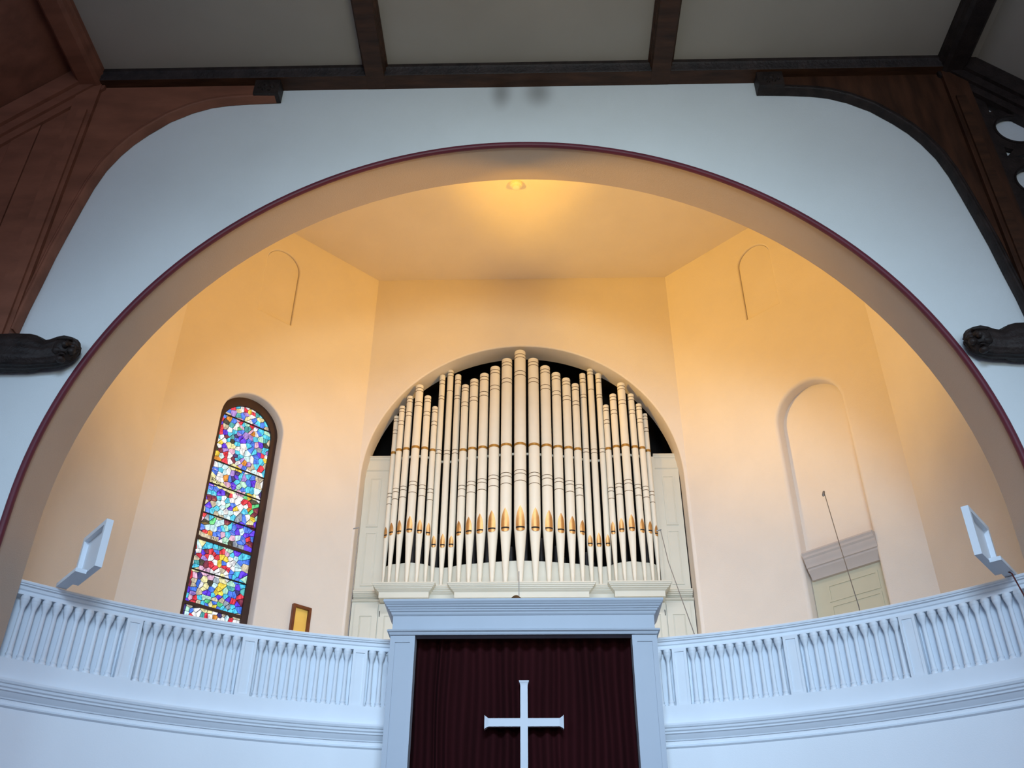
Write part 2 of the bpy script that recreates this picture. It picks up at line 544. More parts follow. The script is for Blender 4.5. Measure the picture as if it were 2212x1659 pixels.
def carved_beam(sgn, parent):
    # hammer beam end swelling into a carved head with flowing hair, profile along x
    S = [(5.655, 7.115, 0.03, 0.04), (5.675, 7.115, 0.10, 0.10), (5.72, 7.11, 0.165, 0.155), (5.79, 7.10, 0.215, 0.19), (5.88, 7.09, 0.242, 0.205), (5.97, 7.07, 0.240, 0.20), (6.05, 7.05, 0.222, 0.19),
         (6.11, 7.045, 0.218, 0.19), (6.20, 7.06, 0.245, 0.205), (6.30, 7.068, 0.262, 0.22), (6.5, 7.07, 0.265, 0.225), (6.8, 7.07, 0.265, 0.225), (7.3, 7.07, 0.265, 0.225), (9.25, 7.07, 0.265, 0.225)]
    N = 56
    rg = []
    for k, (x, zc, hz, hy) in enumerate(S):
        r = []
        for i in range(N):
            a = 2 * PI * i / N
            e = 2.0 if x < 6.15 else 3.4
            ca, sa = math.cos(a), math.sin(a)
            q = (abs(ca) ** e + abs(sa) ** e) ** (-1 / e)
            g = 1.0
            if x > 5.85: g += (0.035 if x < 7.4 else 0) * math.sin(13 * a + 3.5 * x)
            r.append((sgn * (x + 0.05 + (0.012 * math.sin(7 * a) if x < 6 else 0)), 9.83 + 0.72 * hy * q * ca * g, 1.012 * zc + 0.93 * hz * q * sa * g))
        rg.append(r)
    mb = MB()
    mb.rings(rg, True, True, True)
    hb = mb.build('hammer_beam', M_WOODD, parent, smooth=True, ang=50)
    # the face, turned down towards the nave
    fb = bmesh.new()

    def blob(x, y, z, rx, ry, rz):
        fs_ = 1.45
        x, y, z = 5.80 + (x - 5.78) * fs_, 9.53 + (y - 9.50) * fs_, 7.03 + (z - 7.03) * fs_
        mt_ = Matrix.Translation((sgn * (x + 0.05), y + 0.145, z * 1.012)) @ Matrix.Diagonal((rx * fs_, ry * fs_, rz * fs_, 1))
        bmesh.ops.create_icosphere(fb, subdivisions=3, radius=1.0, matrix=mt_)
    blob(5.80, 9.60, 7.06, 0.10, 0.125, 0.12)     # skull front
    blob(5.745, 9.52, 7.075, 0.022, 0.045, 0.045)  # nose bridge
    blob(5.745, 9.475, 7.045, 0.024, 0.035, 0.028)  # nose tip
    blob(5.775, 9.50, 7.125, 0.075, 0.03, 0.020)   # brow
    blob(5.70, 9.53, 7.06, 0.026, 0.026, 0.018)
    blob(5.80, 9.50, 7.06, 0.026, 0.026, 0.018)    # eyelids
    blob(5.70, 9.53, 7.015, 0.035, 0.035, 0.035)
    blob(5.82, 9.51, 7.01, 0.045, 0.035, 0.035)    # cheeks
    blob(5.76, 9.50, 6.985, 0.035, 0.022, 0.010)
    blob(5.765, 9.505, 6.965, 0.030, 0.022, 0.010)  # lips
    blob(5.775, 9.53, 6.925, 0.04, 0.04, 0.03)     # chin
    me = bpy.data.meshes.new('carved_face')
    fb.to_mesh(me)
    fb.free()
    me.materials.append(M_WOODD)
    me.polygons.foreach_set('use_smooth', [True] * len(me.polygons))
    fo = bpy.data.objects.new('carved_face', me)
    link(fo, (0, 0, ZO), hb)
    return hb


def truss(sgn):
    side = 'right' if sgn > 0 else 'left'
    lab = ('dark oak hammer-beam truss with pierced tracery at the right of the arch wall' if sgn > 0 else
           'oak hammer-beam truss at the left of the arch wall, haze painted into its colour, added boards in place of tracery')
    t = empty('roof_truss', (sgn * 6.5, 9.8, 6.8), lab, 'roof truss')

    K = 9.98 / 9.70         # outlines below are taken 0.28 m in front of the wall

    def F(y0, k=1.0): return lambda u, v, d: (0.165 + (sgn * u - 0.165) * k, y0 + d, v * k)
    brm = M_WOODV if sgn > 0 else M_WOODHAZE
    poly = BR + [(6.7, 7.34), (6.7, 12.3), (3.70, 12.3)][0:2] + [(6.7, 12.45), (3.9, 12.45), (3.9, 12.12)]
    poly = BR + [(6.70, 7.34), (6.70, 12.12)]
    MB().slab(poly, [], F(9.88, K), 0, 0.11).build('curved_brace', brm, t)
    # moulded edge of the brace
    def off(k, e):
        p = Vector(BR[k]); a = Vector(BR[max(k - 1, 1)]); b = Vector(BR[min(k + 1, len(BR) - 1)])
        tt = (b - a).normalized()
        n = Vector((-tt.y, tt.x))
        if n.x < 0 and n.y < 0: n = -n
        return p + n * e
    rg = []
    for k in range(1, len(BR)):
        r = []
        for e, y in ((-0.004, 9.992), (-0.004, 9.84), (0.02, 9.825), (0.05, 9.835), (0.056, 9.85), (0.075, 9.845), (0.095, 9.855), (0.10, 9.885)):
            q = off(k, e)
            r.append(F(y, K)(q.x, q.y, 0))
        rg.append(r)
    MB().rings(rg, True, True, True).build('brace_moulding', M_WOODD if sgn > 0 else M_WOODHAZE, t, smooth=True, ang=60)
    # carved block at the tip of the brace
    mb = MB()
    xa, za = F(0, K)(3.69, 11.822, 0)[0], 11.822 * K
    xb = F(0, K)(4.08, 0, 0)[0]
    mb.box(*sorted((xa, xb)), 9.78, 9.99, za, 12.48)
    cb = mb.build('carved_block', M_WOODD, t)
    mb = MB()
    for (dx, dz, rr_) in ((3.80, 11.97, 0.045), (3.90, 12.02, 0.05), (3.93, 11.92, 0.04), (3.84, 11.89, 0.03), (4.0, 11.96, 0.035)):
        fx_ = F(0, K)(dx, dz, 0)
        mb.tube([(fx_[0], 9.785, fx_[2]), (fx_[0], 9.755, fx_[2])], [rr_, rr_ * 0.5], 10)
    mb.build('carved_leaf', M_WOODD, cb)
    # upright post, with a moulding
    MB().box(*sorted((F(0, 1.012)(6.63, 0, 0)[0], F(0, 1.012)(6.98, 0, 0)[0])), 9.815, 9.99, 7.32, 12.60).build('post', M_WOODV if sgn > 0 else M_WOODHAZE, t)
    MB().box(*sorted((F(0, 1.01)(6.71, 0, 0)[0], F(0, 1.01)(6.85, 0, 0)[0])), 9.78, 9.815, 7.32, 11.85).build('post_fillet', M_WOOD if sgn > 0 else M_WOODHAZE, t)
    # rafter, stepped
    z1 = lambda x: 12.68 - (x - 7.27)
    for dz, y0, y1, e in ((0.0, 9.72, 9.99, 0.46), (-0.46, 9.78, 9.99, 0.22), (-0.68, 9.83, 9.99, 0.2)):
        MB().slab([(6.66, z1(6.66) + dz - 0.0), (9.2, z1(9.2) + dz), (9.2, z1(9.2) + dz - e), (6.66, z1(6.66) + dz - e)], [], F(y0), 0, y1 - y0).build('rafter', M_WOODD if sgn > 0 else M_WOODHAZE, t)
    # spandrel
    zt = lambda x: 11.85 - (x - 7.09)
    if sgn > 0:
        holes = []
        circ = [(7.36, 10.93, 0.272), (7.352, 9.86, 0.272), (7.352, 8.79, 0.272), (7.352, 7.8, 0.25), (8.05, 10.05, 0.272), (8.05, 8.9, 0.272), (8.05, 7.85, 0.272), (8.75, 9.2, 0.25)]
        for c in circ:
            holes.append([(c[0] + c[2] * math.cos(2 * PI * i / 32), c[1] + c[2] * math.sin(2 * PI * i / 32)) for i in range(32)])
        holes += [[(7.092, 11.533), (7.094, 11.315), (7.243, 11.382)], [(7.093, 10.556), (7.092, 10.366), (7.217, 10.505)], [(7.20, 10.35), (7.40, 10.29), (7.42, 10.43)],
                  [(7.093, 9.46), (7.092, 9.27), (7.21, 9.40)]]
        MB().slab([(6.95, 7.33), (9.2, 7.33), (9.2, zt(9.2)), (6.95, zt(6.95))], [h[::-1] for h in holes], F(9.90, 1.024), 0, 0.06).build('tracery_panel', M_WOODD, t)
        for c in circ[:5]:
            mb = MB()
            rg = []
            for i in range(36):
                a = 2 * PI * i / 36
                rg.append([F(9.90 + 0.03 * math.sin(b), 1.024)(c[0] + (c[2] + 0.018 + 0.015 * math.cos(b)) * math.cos(a), c[1] + (c[2] + 0.018 + 0.015 * math.cos(b)) * math.sin(a), 0) for b in [2 * PI * j / 8 for j in range(8)]])
            rg.append(rg[0])
            mb.rings(rg, True)
            mb.build('tracery_ring', M_WOODD, t, smooth=True, ang=60)
    else:
        # broad boards, slightly uneven, added in place of tracery lost in haze
        x = 6.95
        k = 0
        while x < 9.15:
            x1 = min(9.2, x + 0.37)
            e = 0.012 * (k % 2)
            MB().slab([(x + 0.006, 7.33), (x1 - 0.006, 7.33), (x1 - 0.006, zt(x1)), (x + 0.006, zt(x))], [], F(9.88 - e, 1.02), 0, 0.1).build('board', M_WOODHAZE, t)
            x = x1
            k += 1
    carved_beam(sgn, t)
    return t


truss(1)
truss(-1)

# ================================================================== GALLERY BALUSTRADES
def pol(a, r): 
    a = math.radians(a)
    return (CX + r * math.sin(a), CY + r * math.cos(a))


bal_mesh = None
post_mesh = None


def balustrade(sgn):
    global bal_mesh
    side = 'left' if sgn < 0 else 'right'
    a0, a1 = (-44.75, -0.15) if sgn < 0 else (0.15, 44.75)
    am = (a0 + a1) / 2
    c = pol(am, RR)
    t = empty('balustrade', (c[0], c[1], 3.1), 'curved white gallery balustrade ' + side + ' of the curtained portal', 'balustrade', 'gallery balustrades either side of the portal')
    n = 52
    P0 = arc_path(CX, CY, RR, a0, a1, n)
    # handrail
    mb = MB()
    sweep(mb, P0, [(-0.20, 4.40), (0.0, 4.40), (0.012, 4.385), (0.008, 4.365), (-0.005, 4.358), (-0.007, 4.345), (-0.03, 4.335), (-0.034, 4.30), (-0.05, 4.288), (-0.052, 4.262), (-0.028, 4.255), (-0.028, 4.232), (-0.20, 4.232)])
    mb.build('handrail', M_WHITE, t, smooth=True, ang=20)
    mb = MB()
    ring_wall(mb, RR + 0.0, RR + 0.22, 3.10, 3.462, a0, a1, n)
    mb.build('plinth', M_WHITE, t, smooth=True)
    mb = MB()
    ring_wall(mb, RR + 0.145, RR + 0.18, 3.46, 4.235, a0, a1, n)
    mb.build('back_board', M_WHITE, t, smooth=True)
    # balusters
    if bal_mesh is None:
        H = 4.232 - 3.462
        b = MB()
        b.lathe([(0.045, 0), (0.047, 0.012), (0.044, 0.03), (0.036, 0.036), (0.034, 0.045), (0.041, 0.056), (0.041, 0.066), (0.033, 0.078), (0.0315, 0.10), (0.029, 0.30), (0.0265, 0.55), (0.025, 0.62), (0.030, 0.628), (0.030, 0.636),
                 (0.033, 0.65), (0.040, 0.672), (0.049, 0.695), (0.0505, 0.705), (0.0505, 0.718), (0.053, 0.722), (0.055, 0.735), (0.055, 0.752), (0.050, H)], n=16)
        me = bpy.data.meshes.new('baluster')
        me.from_pydata(b.v, [], b.f)
        me.materials.append(M_WHITE)
        me.polygons.foreach_set('use_smooth', [True] * len(me.polygons))
        me.set_sharp_from_angle(angle=math.radians(50))
        bal_mesh = me
    rb = RR + 0.065
    first = None
    angs = []
    starts = [12.0, 15.98, 25.98, 35.92]
    counts = [3, 10, 10, 10]
    st = 0.857
    for s0, k in zip(starts, counts):
        for i in range(k):
            angs.append(sgn * (s0 + st * i) + (0.0))
    for a in angs:
        p = pol(a, rb)
        if first is None:
            o = bpy.data.objects.new('baluster', bal_mesh)
            first = o
        else:
            o = first.copy()
        link(o, (p[0], p[1], 3.462 + ZO), t)
        o.rotation_euler.z = -math.radians(a)
    # panelled posts between the bays
    for a in (14.83, 24.83, 34.78):
        a = sgn * a
        hw = 0.098
        ar = math.radians(a)
        o0 = Vector(pol(a, RR))
        tv = Vector((math.cos(ar), -math.sin(ar)))
        nv = Vector((math.sin(ar), math.cos(ar)))

        def G(u, v, d):
            q = o0 + tv * u + nv * d
            return (q.x, q.y, v)
        mb = MB()
        z0, z1 = 3.462, 4.232
        outer = [(-hw, z0), (hw, z0), (hw, z1), (-hw, z1)]
        e = 0.035
        inner = [(-hw + e, z0 + 0.03), (hw - e, z0 + 0.03), (hw - e, z1 - 0.05), (-hw + e, z1 - 0.05)]
        mb.slab(outer, [inner[::-1]], G, 0.004, 0.145)
        mb.slab(inner, [], G, 0.018, 0.03)
        mb.build('post', M_WHITE, t)
    return t


balustrade(-1)
balustrade(1)

# framed panels standing out from the rail on brackets
def rail_panel(sgn, pts, lab):
    A, B = Vector(pts[0]), Vector(pts[1])     # far and near end of the panel in plan
    t = empty('rail_panel', ((A.x + B.x) / 2, (A.y + B.y) / 2, 4.4), lab, 'panel', 'framed panels standing on the balustrade')
    dv = (B - A)
    L = dv.length
    dv.normalize()
    nv = Vector((dv.y, -dv.x))
    if nv.x * sgn < 0: nv = -nv              # towards the outer side

    def F(u, v, d):
        q = A + dv * u + nv * d
        return (q.x, q.y, v)
    z0, z1 = 4.43, 5.045
    e = 0.062
    MB().slab([(0, z0), (L, z0), (L, z1), (0, z1)], [[(e, z0 + 0.03), (e, z1 - e), (L - e, z1 - e), (L - e, z0 + 0.03)]], F, -0.03, 0.055).build('frame', M_WHITE, t)
    MB().slab([(e, z0 + 0.02), (L - e, z0 + 0.02), (L - e, z1 - e), (e, z1 - e)], [], F, -0.022, -0.004).build('panel', M_WHITE, t)
    MB().slab([(-0.16, 4.405), (L - 0.26, 4.405), (L - 0.26, 4.455), (-0.16, 4.455)], [], F, 0.055, 0.185).build('bracket', M_WHITE, t)
    return t


rail_panel(-1, [(-5.50, 10.99), (-4.985, 10.42)], 'white framed panel on a bracket standing out from the rail left of the stained glass')
rail_panel(1, [(5.75, 10.83), (5.27, 10.22)], 'white framed panel on a bracket at the right end of the gallery rail')

# ================================================================== PORTAL
PX = 0.03
t = empty('portal', (PX, 12.4, zb), 'tall white joinery portal with a crown cornice framing the maroon curtain', 'portal')
for s, nm in ((-1, 'pilaster'), (1, 'pilaster')):
    mb = MB()
    x0, x1 = sorted((PX + s * 1.43, PX + s * 1.757))
    e = 0.065
    outer = [(x0, zb), (x1, zb), (x1, 4.19), (x0, 4.19)]
    inner = [(x0 + e, zb + 0.3), (x1 - e, zb + 0.3), (x1 - e, 4.10), (x0 + e, 4.10)]
    F = xz(12.2)
    mb.slab(outer, [inner[::-1]], F, 0, 0.22)
    mb.slab(inner, [], F, 0.014, 0.04)
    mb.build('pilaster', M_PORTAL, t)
PP = [(PX - 1.74, 12.95), (PX - 1.74, 12.2), (PX + 1.74, 12.2), (PX + 1.74, 12.95)]
mb = MB()
mb.slab([(PX - 1.74, 12.95), (PX - 1.74, 12.2), (PX + 1.74, 12.2), (PX + 1.74, 12.95), (PX + 1.64, 12.95), (PX + 1.64, 12.34), (PX - 1.64, 12.34), (PX - 1.64, 12.95)], [], lambda u, v, d: (u, v, d), 4.19, 4.62)
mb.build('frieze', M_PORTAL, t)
mb = MB()
sweep(mb, PP, [(-0.02, 4.265), (0.045, 4.262), (0.062, 4.25), (0.06, 4.235), (0.035, 4.222), (0.03, 4.205), (0.02, 4.19), (-0.02, 4.19)])
mb.build('architrave', M_PORTAL, t)
mb = MB()
sweep(mb, PP, [(-0.05, 4.655), (0.125, 4.650), (0.128, 4.620), (0.112, 4.602), (0.105, 4.588), (0.092, 4.580), (0.088, 4.566), (0.068, 4.550), (0.064, 4.535), (0.050, 4.530), (0.046, 4.512), (0.028, 4.500), (0.022, 4.478), (0.010, 4.462), (0.0, 4.455), (-0.05, 4.455)])
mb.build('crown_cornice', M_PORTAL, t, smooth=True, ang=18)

# curtain: irregular vertical folds
mb = MB()
NX = 420
random.seed(3)
fx = []
x = -1.60
ph = 0
prof = []
while x < 1.38:
    wd = random.uniform(0.10, 0.22)
    am = random.uniform(0.045, 0.075)
    for k in range(12):
        prof.append((x + wd * k / 12, am * math.sin(2 * PI * k / 12), am))
    x += wd
zs = [zb + 0.03 + (4.42 - zb) * i / 26 for i in range(27)]
rg = []
for z in zs:
    f = (z + 1.6) / 5.9
    row = []
    for (xx, yy, am) in prof:
        sh = 1.0 - 0.0 * f
        xo = xx + 0.012 * math.sin(3 * z + 5 * xx)
        if xx > 1.1: xo += 0.11 * f * (xx - 1.1) / 0.3
        row.append((xo, 12.53 + yy * (1.15 - 0.45 * f), z))
    rg.append(row)
m0 = MB()
m0.rings(rg, False)
o = m0.build('curtain', M_CURT, None, smooth=True, ang=180, fixn=False)
sd = o.modifiers.new('thickness', 'SOLIDIFY')
sd.thickness = 0.008
tag(o, 'dark maroon velvet curtain hanging in folds inside the white portal', 'curtain')

# cross
CYY = 12.36
t = empty('cross', (0.037, CYY, 0.2), 'white wooden cross with flared ends hanging before the maroon curtain', 'cross')
hw = 0.047
zc, x0, x1, zt = 3.105, -0.468, 0.538, 3.63
xm = 0.035
MB().box(xm - hw, xm + hw, CYY - 0.03, CYY + 0.03, 0.3, zt - 0.04).build('upright', M_CROSS, t)
MB().box(x0 + 0.045, x1 - 0.045, CYY - 0.027, CYY + 0.027, zc - 0.051, zc + 0.051).build('crossbar', M_CROSS, t)
mb = MB()
mb.rings([[(xm - a, CYY - 0.03 - b, z), (xm + a, CYY - 0.03 - b, z), (xm + a, CYY + 0.03 + b, z), (xm - a, CYY + 0.03 + b, z)] for a, b, z in ((0.047, 0, zt - 0.06), (0.051, 0.004, zt - 0.035), (0.062, 0.012, zt - 0.018), (0.065, 0.014, zt))], True, True, True)
mb.build('flared_end', M_CROSS, t)
for s, xe in ((-1, x0), (1, x1)):
    mb = MB()
    mb.rings([[(xe - s * q, CYY - 0.027 - b, zc - a), (xe - s * q, CYY + 0.027 + b, zc - a), (xe - s * q, CYY + 0.027 + b, zc + a), (xe - s * q, CYY - 0.027 - b, zc + a)] for a, b, q in ((0.051, 0, 0.055), (0.055, 0.004, 0.04), (0.070, 0.012, 0.02), (0.076, 0.015, 0.008), (0.084, 0.016, 0.006), (0.084, 0.016, 0.0))], True, True, True)
    mb.build('flared_end', M_CROSS, t)

# ================================================================== ORGAN
org = empty('pipe_organ', (-0.05, 17.8, ZF + 0.1), 'pipe organ with cream gilded pipes and panelled cream case in the back arch', 'organ')
OX = -0.06
case = [(-3.43, 18.02), (-2.86, 18.02), (-2.86, 17.60), (-1.88, 17.60), (-1.88, 17.76), (-1.38, 17.76), (-1.38, 17.62), (1.26, 17.62), (1.26, 17.76), (1.76, 17.76), (1.76, 17.60), (2.74, 17.60), (2.74, 18.02), (3.33, 18.02)]
mb = MB()
mb.slab(case + [(3.33, 18.3), (-3.43, 18.3)], [], lambda u, v, d: (u, v, d), 6.80, 7.0)
mb.build('console_base', M_CASE, org)
mb = MB()
sweep(mb, case, [(-0.25, 7.075), (0.13, 7.075), (0.135, 7.055), (0.12, 7.038), (0.118, 7.022), (0.098, 7.012), (0.095, 6.995), (0.072, 6.985), (0.068, 6.965), (0.045, 6.955), (0.03, 6.935), (0.012, 6.925), (0.0, 6.91), (-0.25, 6.91)])
mb.build('crown_cornice', M_CASE, org, smooth=True, ang=18)
# lower cabinet with doors
MB().box(-3.43, 3.33, 17.92, 18.3, 3.1, 6.86).build('cabinet', M_CASE, org)
mb = MB()
sweep(mb, [(-3.43, 17.92), (3.33, 17.92)], [(-0.02, 6.875), (0.045, 6.875), (0.05, 6.86), (0.035, 6.845), (0.02, 6.835), (-0.02, 6.835)])
mb.build('cabinet_ledge', M_CASE, org)


def xzpanel(name, x0, x1, z0, z1, y, parent, e=0.05, dp=0.02, mt=M_CASE, th=0.03, top=0.06):
    F = xz(y)
    mb = MB()
    outer = [(x0, z0), (x1, z0), (x1, z1), (x0, z1)]
    inner = [(x0 + e, z0 + e), (x1 - e, z0 + e), (x1 - e, z1 - top), (x0 + e, z1 - top)]
    mb.slab(outer, [inner[::-1]], F, 0, th)
    # sloped field
    b = 0.03
    fld = [(x0 + e + b, z0 + e + b), (x1 - e - b, z0 + e + b), (x1 - e - b, z1 - top - b), (x0 + e + b, z1 - top - b)]
    mb.rings([[F(u, v, dp) for u, v in inner], [F(u, v, 0.004) for u, v in fld]], True, False, True)
    return mb.build(name, mt, parent)


doors = []
for s in (-1, 1):
    for k in range(3):
        x0 = OX + s * (2.84 - 0.48 * k)
        x1 = x0 + s * 0.46
        a, b = sorted((x0, x1))
        d = xzpanel('cabinet_door', a, b, 4.9, 6.78, 17.885, org, e=0.11, dp=0.018, top=0.24)
        xh = OX + s * (2.80 - 0.48 * k)
        MB().box(xh - 0.006, xh + 0.006, 17.874, 17.889, 6.52, 6.63).build('hinge', M_LEAD, d)
# tall side panels
for s in (-1, 1):
    xi, xo = (OX + s * 2.86, OX + s * 3.385)
    a, b = sorted((xi, xo))
    sp = MB().box(a, b, 18.04, 18.16, 7.0, 10.12).build('side_panel', M_CASE, org)
    mb = MB()
    sweep(mb, [(a, 18.04), (b, 18.04)], [(-0.02, 10.20), (0.05, 10.20), (0.055, 10.175), (0.035, 10.155), (0.03, 10.13), (0.01, 10.11), (0.0, 10.09), (-0.02, 10.09)])
    mb.build('side_cornice', M_CASE, sp)
    mb = MB()
    sweep(mb, [(a, 18.04), (b, 18.04)], [(-0.02, 9.87), (0.012, 9.87), (0.02, 9.86), (0.0, 9.84), (-0.02, 9.84)])
    mb.build('side_bead', M_CASE, sp)
    c0, c1 = sorted((OX + s * 3.02, OX + s * 3.27))
    for z0, z1 in ((8.52, 9.68), (7.22, 8.40)):
        xzpanel('raised_panel', c0, c1, z0, z1, 18.022, sp, e=0.025, dp=0.012, th=0.02, top=0.03)
    # dark jamb between panel and chamber
    MB().box(*sorted((OX + s * 2.80, OX + s * 2.87)), 17.98, 18.2, 7.0, 10.12).build('stile', M_CASE, org)
# black chamber behind the pipes
mb = MB()
mb.box(-3.6, 3.5, 19.3, 19.4, 6.5, 13.2)
mb.box(-3.6, -3.5, 18.09, 19.3, 6.5, 13.2)
mb.box(3.4, 3.5, 18.09, 19.3, 6.5, 13.2)
mb.box(-3.6, 3.5, 18.09, 19.3, 13.1, 13.2)
mb.box(-3.5, 3.4, 18.3, 19.3, 6.5, 6.9)
mb.build('organ_chamber', M_BLACK, org)
# inner ranks glimpsed between the feet
random.seed(11)
for i in range(34):
    x = -2.7 + 5.3 * i / 33 + random.uniform(-0.03, 0.03)
    r = random.choice((0.035, 0.045, 0.055))
    h = random.uniform(7.7, 9.2)
    MB().lathe([(r * 0.3, 6.9), (r, 7.25), (r, h)], x, 18.75 + random.uniform(-0.15, 0.15), n=10).build('inner_pipe', M_TIN, org, smooth=True)

# front pipes: half spread, y, top, radius, foot-to-mouth, tip of lip, turn
PIPES = [(2.764, 17.88, 11.134, 0.0557, 8.25, 8.43, -32), (2.629, 17.76, 11.314, 0.0668, 8.255, 8.457, -26), (2.465, 17.72, 11.55, 0.0715, 8.255, 8.495, -20), (2.26, 17.66, 11.80, 0.0872, 8.262, 8.55, -4),
         (2.067, 17.70, 11.538, 0.0746, 8.258, 8.493, 5), (1.904, 17.78, 11.306, 0.0645, 8.25, 8.462, 12), (1.784, 17.90, 12.237, 0.0656, 8.04, 8.225, 0), (1.604, 17.93, 12.384, 0.0705, 8.045, 8.28, 0),
         (1.423, 17.90, 12.24, 0.0700, 8.04, 8.22, 0), (1.24, 17.80, 11.888, 0.0813, 8.256, 8.503, -26), (1.038, 17.75, 12.002, 0.0940, 8.256, 8.562, -18), (0.81, 17.71, 12.122, 0.1015, 8.256, 8.61, -14),
         (0.565, 17.66, 12.271, 0.1125, 8.262, 8.649, -12), (0.298, 17.62, 12.449, 0.1195, 8.256, 8.688, -6), (0.0, 17.60, 12.656, 0.1300, 8.255, 8.724, 0)]


def organ_pipe(x, y, zt, R, zm, zl, turn, order, flank):
    mb = MB()
    mb.lathe([(0.27 * R, 7.02), (0.30 * R, 7.06), (R * 0.985, zm - 0.03), (R, zm), (R, zt - 0.012), (R * 0.975, zt)], x, y, n=28)
    p = mb.build('organ_pipe', M_PIPE, org, smooth=True, ang=30, origin=(x, y, 7.02))
    ca, sa = math.cos(math.radians(turn)), math.sin(math.radians(turn))

    def W(u, v, z): return (x + u * ca - v * sa, y + u * sa + v * ca, z)
    # painted lines
    mb = MB()
    if flank:
        L = [zt - 0.15, zt - 0.25, zt - 0.58, zt - 0.66, 10.257, 10.168] if order != 8 else [zt - 0.07, zt - 0.155, zt - 0.57, 10.257, 10.168]
    else:
        k = (zt - 11.1) / 1.55
        L = [zt - 0.07 - 0.045 * k, zt - 0.145 - 0.055 * k, zt - 0.365 - 0.215 * k, zt - 0.455 - 0.23 * k]
        b0 = 9.20 + 0.35 * (R - 0.0557) / 0.0743
        L += [b0, b0 - 0.082, b0 - 0.25]
    for z in L:
        mb.lathe([(R * 1.004, z - 0.007), (R * 1.02 + 0.0008, z - 0.006), (R * 1.02 + 0.0008, z + 0.006), (R * 1.004, z + 0.007)], x, y, n=24, caps=False)
    mb.build('painted_lines', M_RING, p, smooth=True, ang=40)['kind'] = 'stuff'
    if not flank:
        mb = MB()
        mb.lathe([(R, 10.160), (R * 1.03 + 0.002, 10.164), (R * 1.03 + 0.002, 10.218), (R, 10.222)], x, y, n=28, caps=False)
        mb.build('gold_band', M_GOLD, p, smooth=True, ang=40)
    # upper lip, a pointed gilded leaf slightly flattened
    w0 = 0.70 * R
    NT, NU = 16, 9
    rows = []
    for i in range(NT + 1):
        tt = i / NT
        ww = w0 * (1 - tt ** 3.0) + 0.0004
        row = []
        for j in range(NU):
            u = ww * (-1 + 2 * j / (NU - 1))
            dpt = R * 1.012 - 0.45 * (R - math.sqrt(max(0, R * R - u * u)))
            dpt -= 0.10 * R * (1 - tt)
            if j in (0, NU - 1): dpt = max(dpt, 0)
            row.append((u, -dpt, zm + (zl - zm) * tt))
        e0 = (row[0][0], -math.sqrt(max(0, R * R - row[0][0] ** 2)) + 0.006 * 0, row[0][2])
        e1 = (row[-1][0], -math.sqrt(max(0, R * R - row[-1][0] ** 2)), row[-1][2])
        rows.append([W(*q) for q in [e0] + row + [e1]])
    # keep the leaf outside the round body
    rows2 = []
    for r in rows:
        rr_ = []
        for q in r:
            dx, dy = q[0] - x, q[1] - y
            l = math.hypot(dx, dy)
            k = max(1.0, R * 1.006 / max(l, 1e-6))
            rr_.append((x + dx * k, y + dy * k, q[2]))
        rows2.append(rr_)
    mb = MB()
    mb.rings(rows2, False)
    mb.build('mouth_leaf', M_MOUTH, p, smooth=True, ang=30, fixn=False)
    # slot
    mb = MB()
    h = 0.035 * (0.55 + 0.45 * R / 0.13)
    N = 8
    def arcrow(z, ww, rad): return [W(ww * (-1 + 2 * j / N), -math.sqrt(max(1e-6, rad * rad - (ww * (-1 + 2 * j / N)) ** 2)), z) for j in range(N + 1)]
    mb.rings([arcrow(zm, w0, R * 1.025), arcrow(zm - h, w0, R * 1.025)], False)
    mb.rings([arcrow(zm, w0, R * 0.99), arcrow(zm, w0, R * 1.025)], False)
    mb.build('mouth_slot', M_LEAD, p, fixn=False)
    # lower lip, a half round gilded tongue
    mb = MB()
    hl = 0.075 * (0.5 + 0.5 * R / 0.13)
    rws = []
    for i in range(7):
        tt = i / 6
        z = zm - h - hl * tt
        ww = w0 * math.sqrt(max(0.0, 1 - tt * tt)) + 0.0004
        rws.append(arcrow(z, ww, R * 1.02))
    mb.rings(rws, False)
    mb.build('lower_lip', M_MOUTH, p, smooth=True, fixn=False)
    return p


n = 0
for i, (hx, y, zt, R, zm, zl, tn) in enumerate(PIPES):
    organ_pipe(-0.08 - hx, y, zt, R, zm, zl, tn, i + 1, i in (6, 7, 8))
for i in range(13, -1, -1):
    hx, y, zt, R, zm, zl, tn = PIPES[i]
    organ_pipe(-0.08 + hx, y, zt, R, zm, zl, -tn, i + 1, i in (6, 7, 8))
# serpentine board behind the feet and thin rack rail
serp = []
for i in range(15):
    serp.append((-0.08 - PIPES[i][0], PIPES[i][1]))
serp += [(-0.08 + PIPES[i][0], PIPES[i][1]) for i in range(13, -1, -1)]


def smooth_path(p, k=4):
    out = []
    for i in range(len(p) - 1):
        a = Vector(p[max(i - 1, 0)]); b = Vector(p[i]); c = Vector(p[i + 1]); d = Vector(p[min(i + 2, len(p) - 1)])
        for j in range(k):
            t_ = j / k
            q = 0.5 * ((2 * b) + (c - a) * t_ + (2 * a - 5 * b + 4 * c - d) * t_ ** 2 + (3 * b - a - 3 * c + d) * t_ ** 3)
            out.append((q.x, q.y))
    out.append(p[-1])
    return out


sp_ = smooth_path(serp)
mb = MB()
mb.rings([[(x, y + 0.10, 6.98), (x, y + 0.10, 7.60), (x, y + 0.125, 7.60), (x, y + 0.125, 6.98)] for x, y in sp_], True, True, True)
mb.build('toe_board', M_CASE, org, smooth=True, ang=30)
mb = MB()
mb.rings([[(x, y + 0.10, 10.035), (x, y + 0.10, 10.085), (x, y + 0.13, 10.085), (x, y + 0.13, 10.035)] for x, y in sp_], True, True, True)
mb.build('rack_rail', M_CASE, org, smooth=True, ang=30)

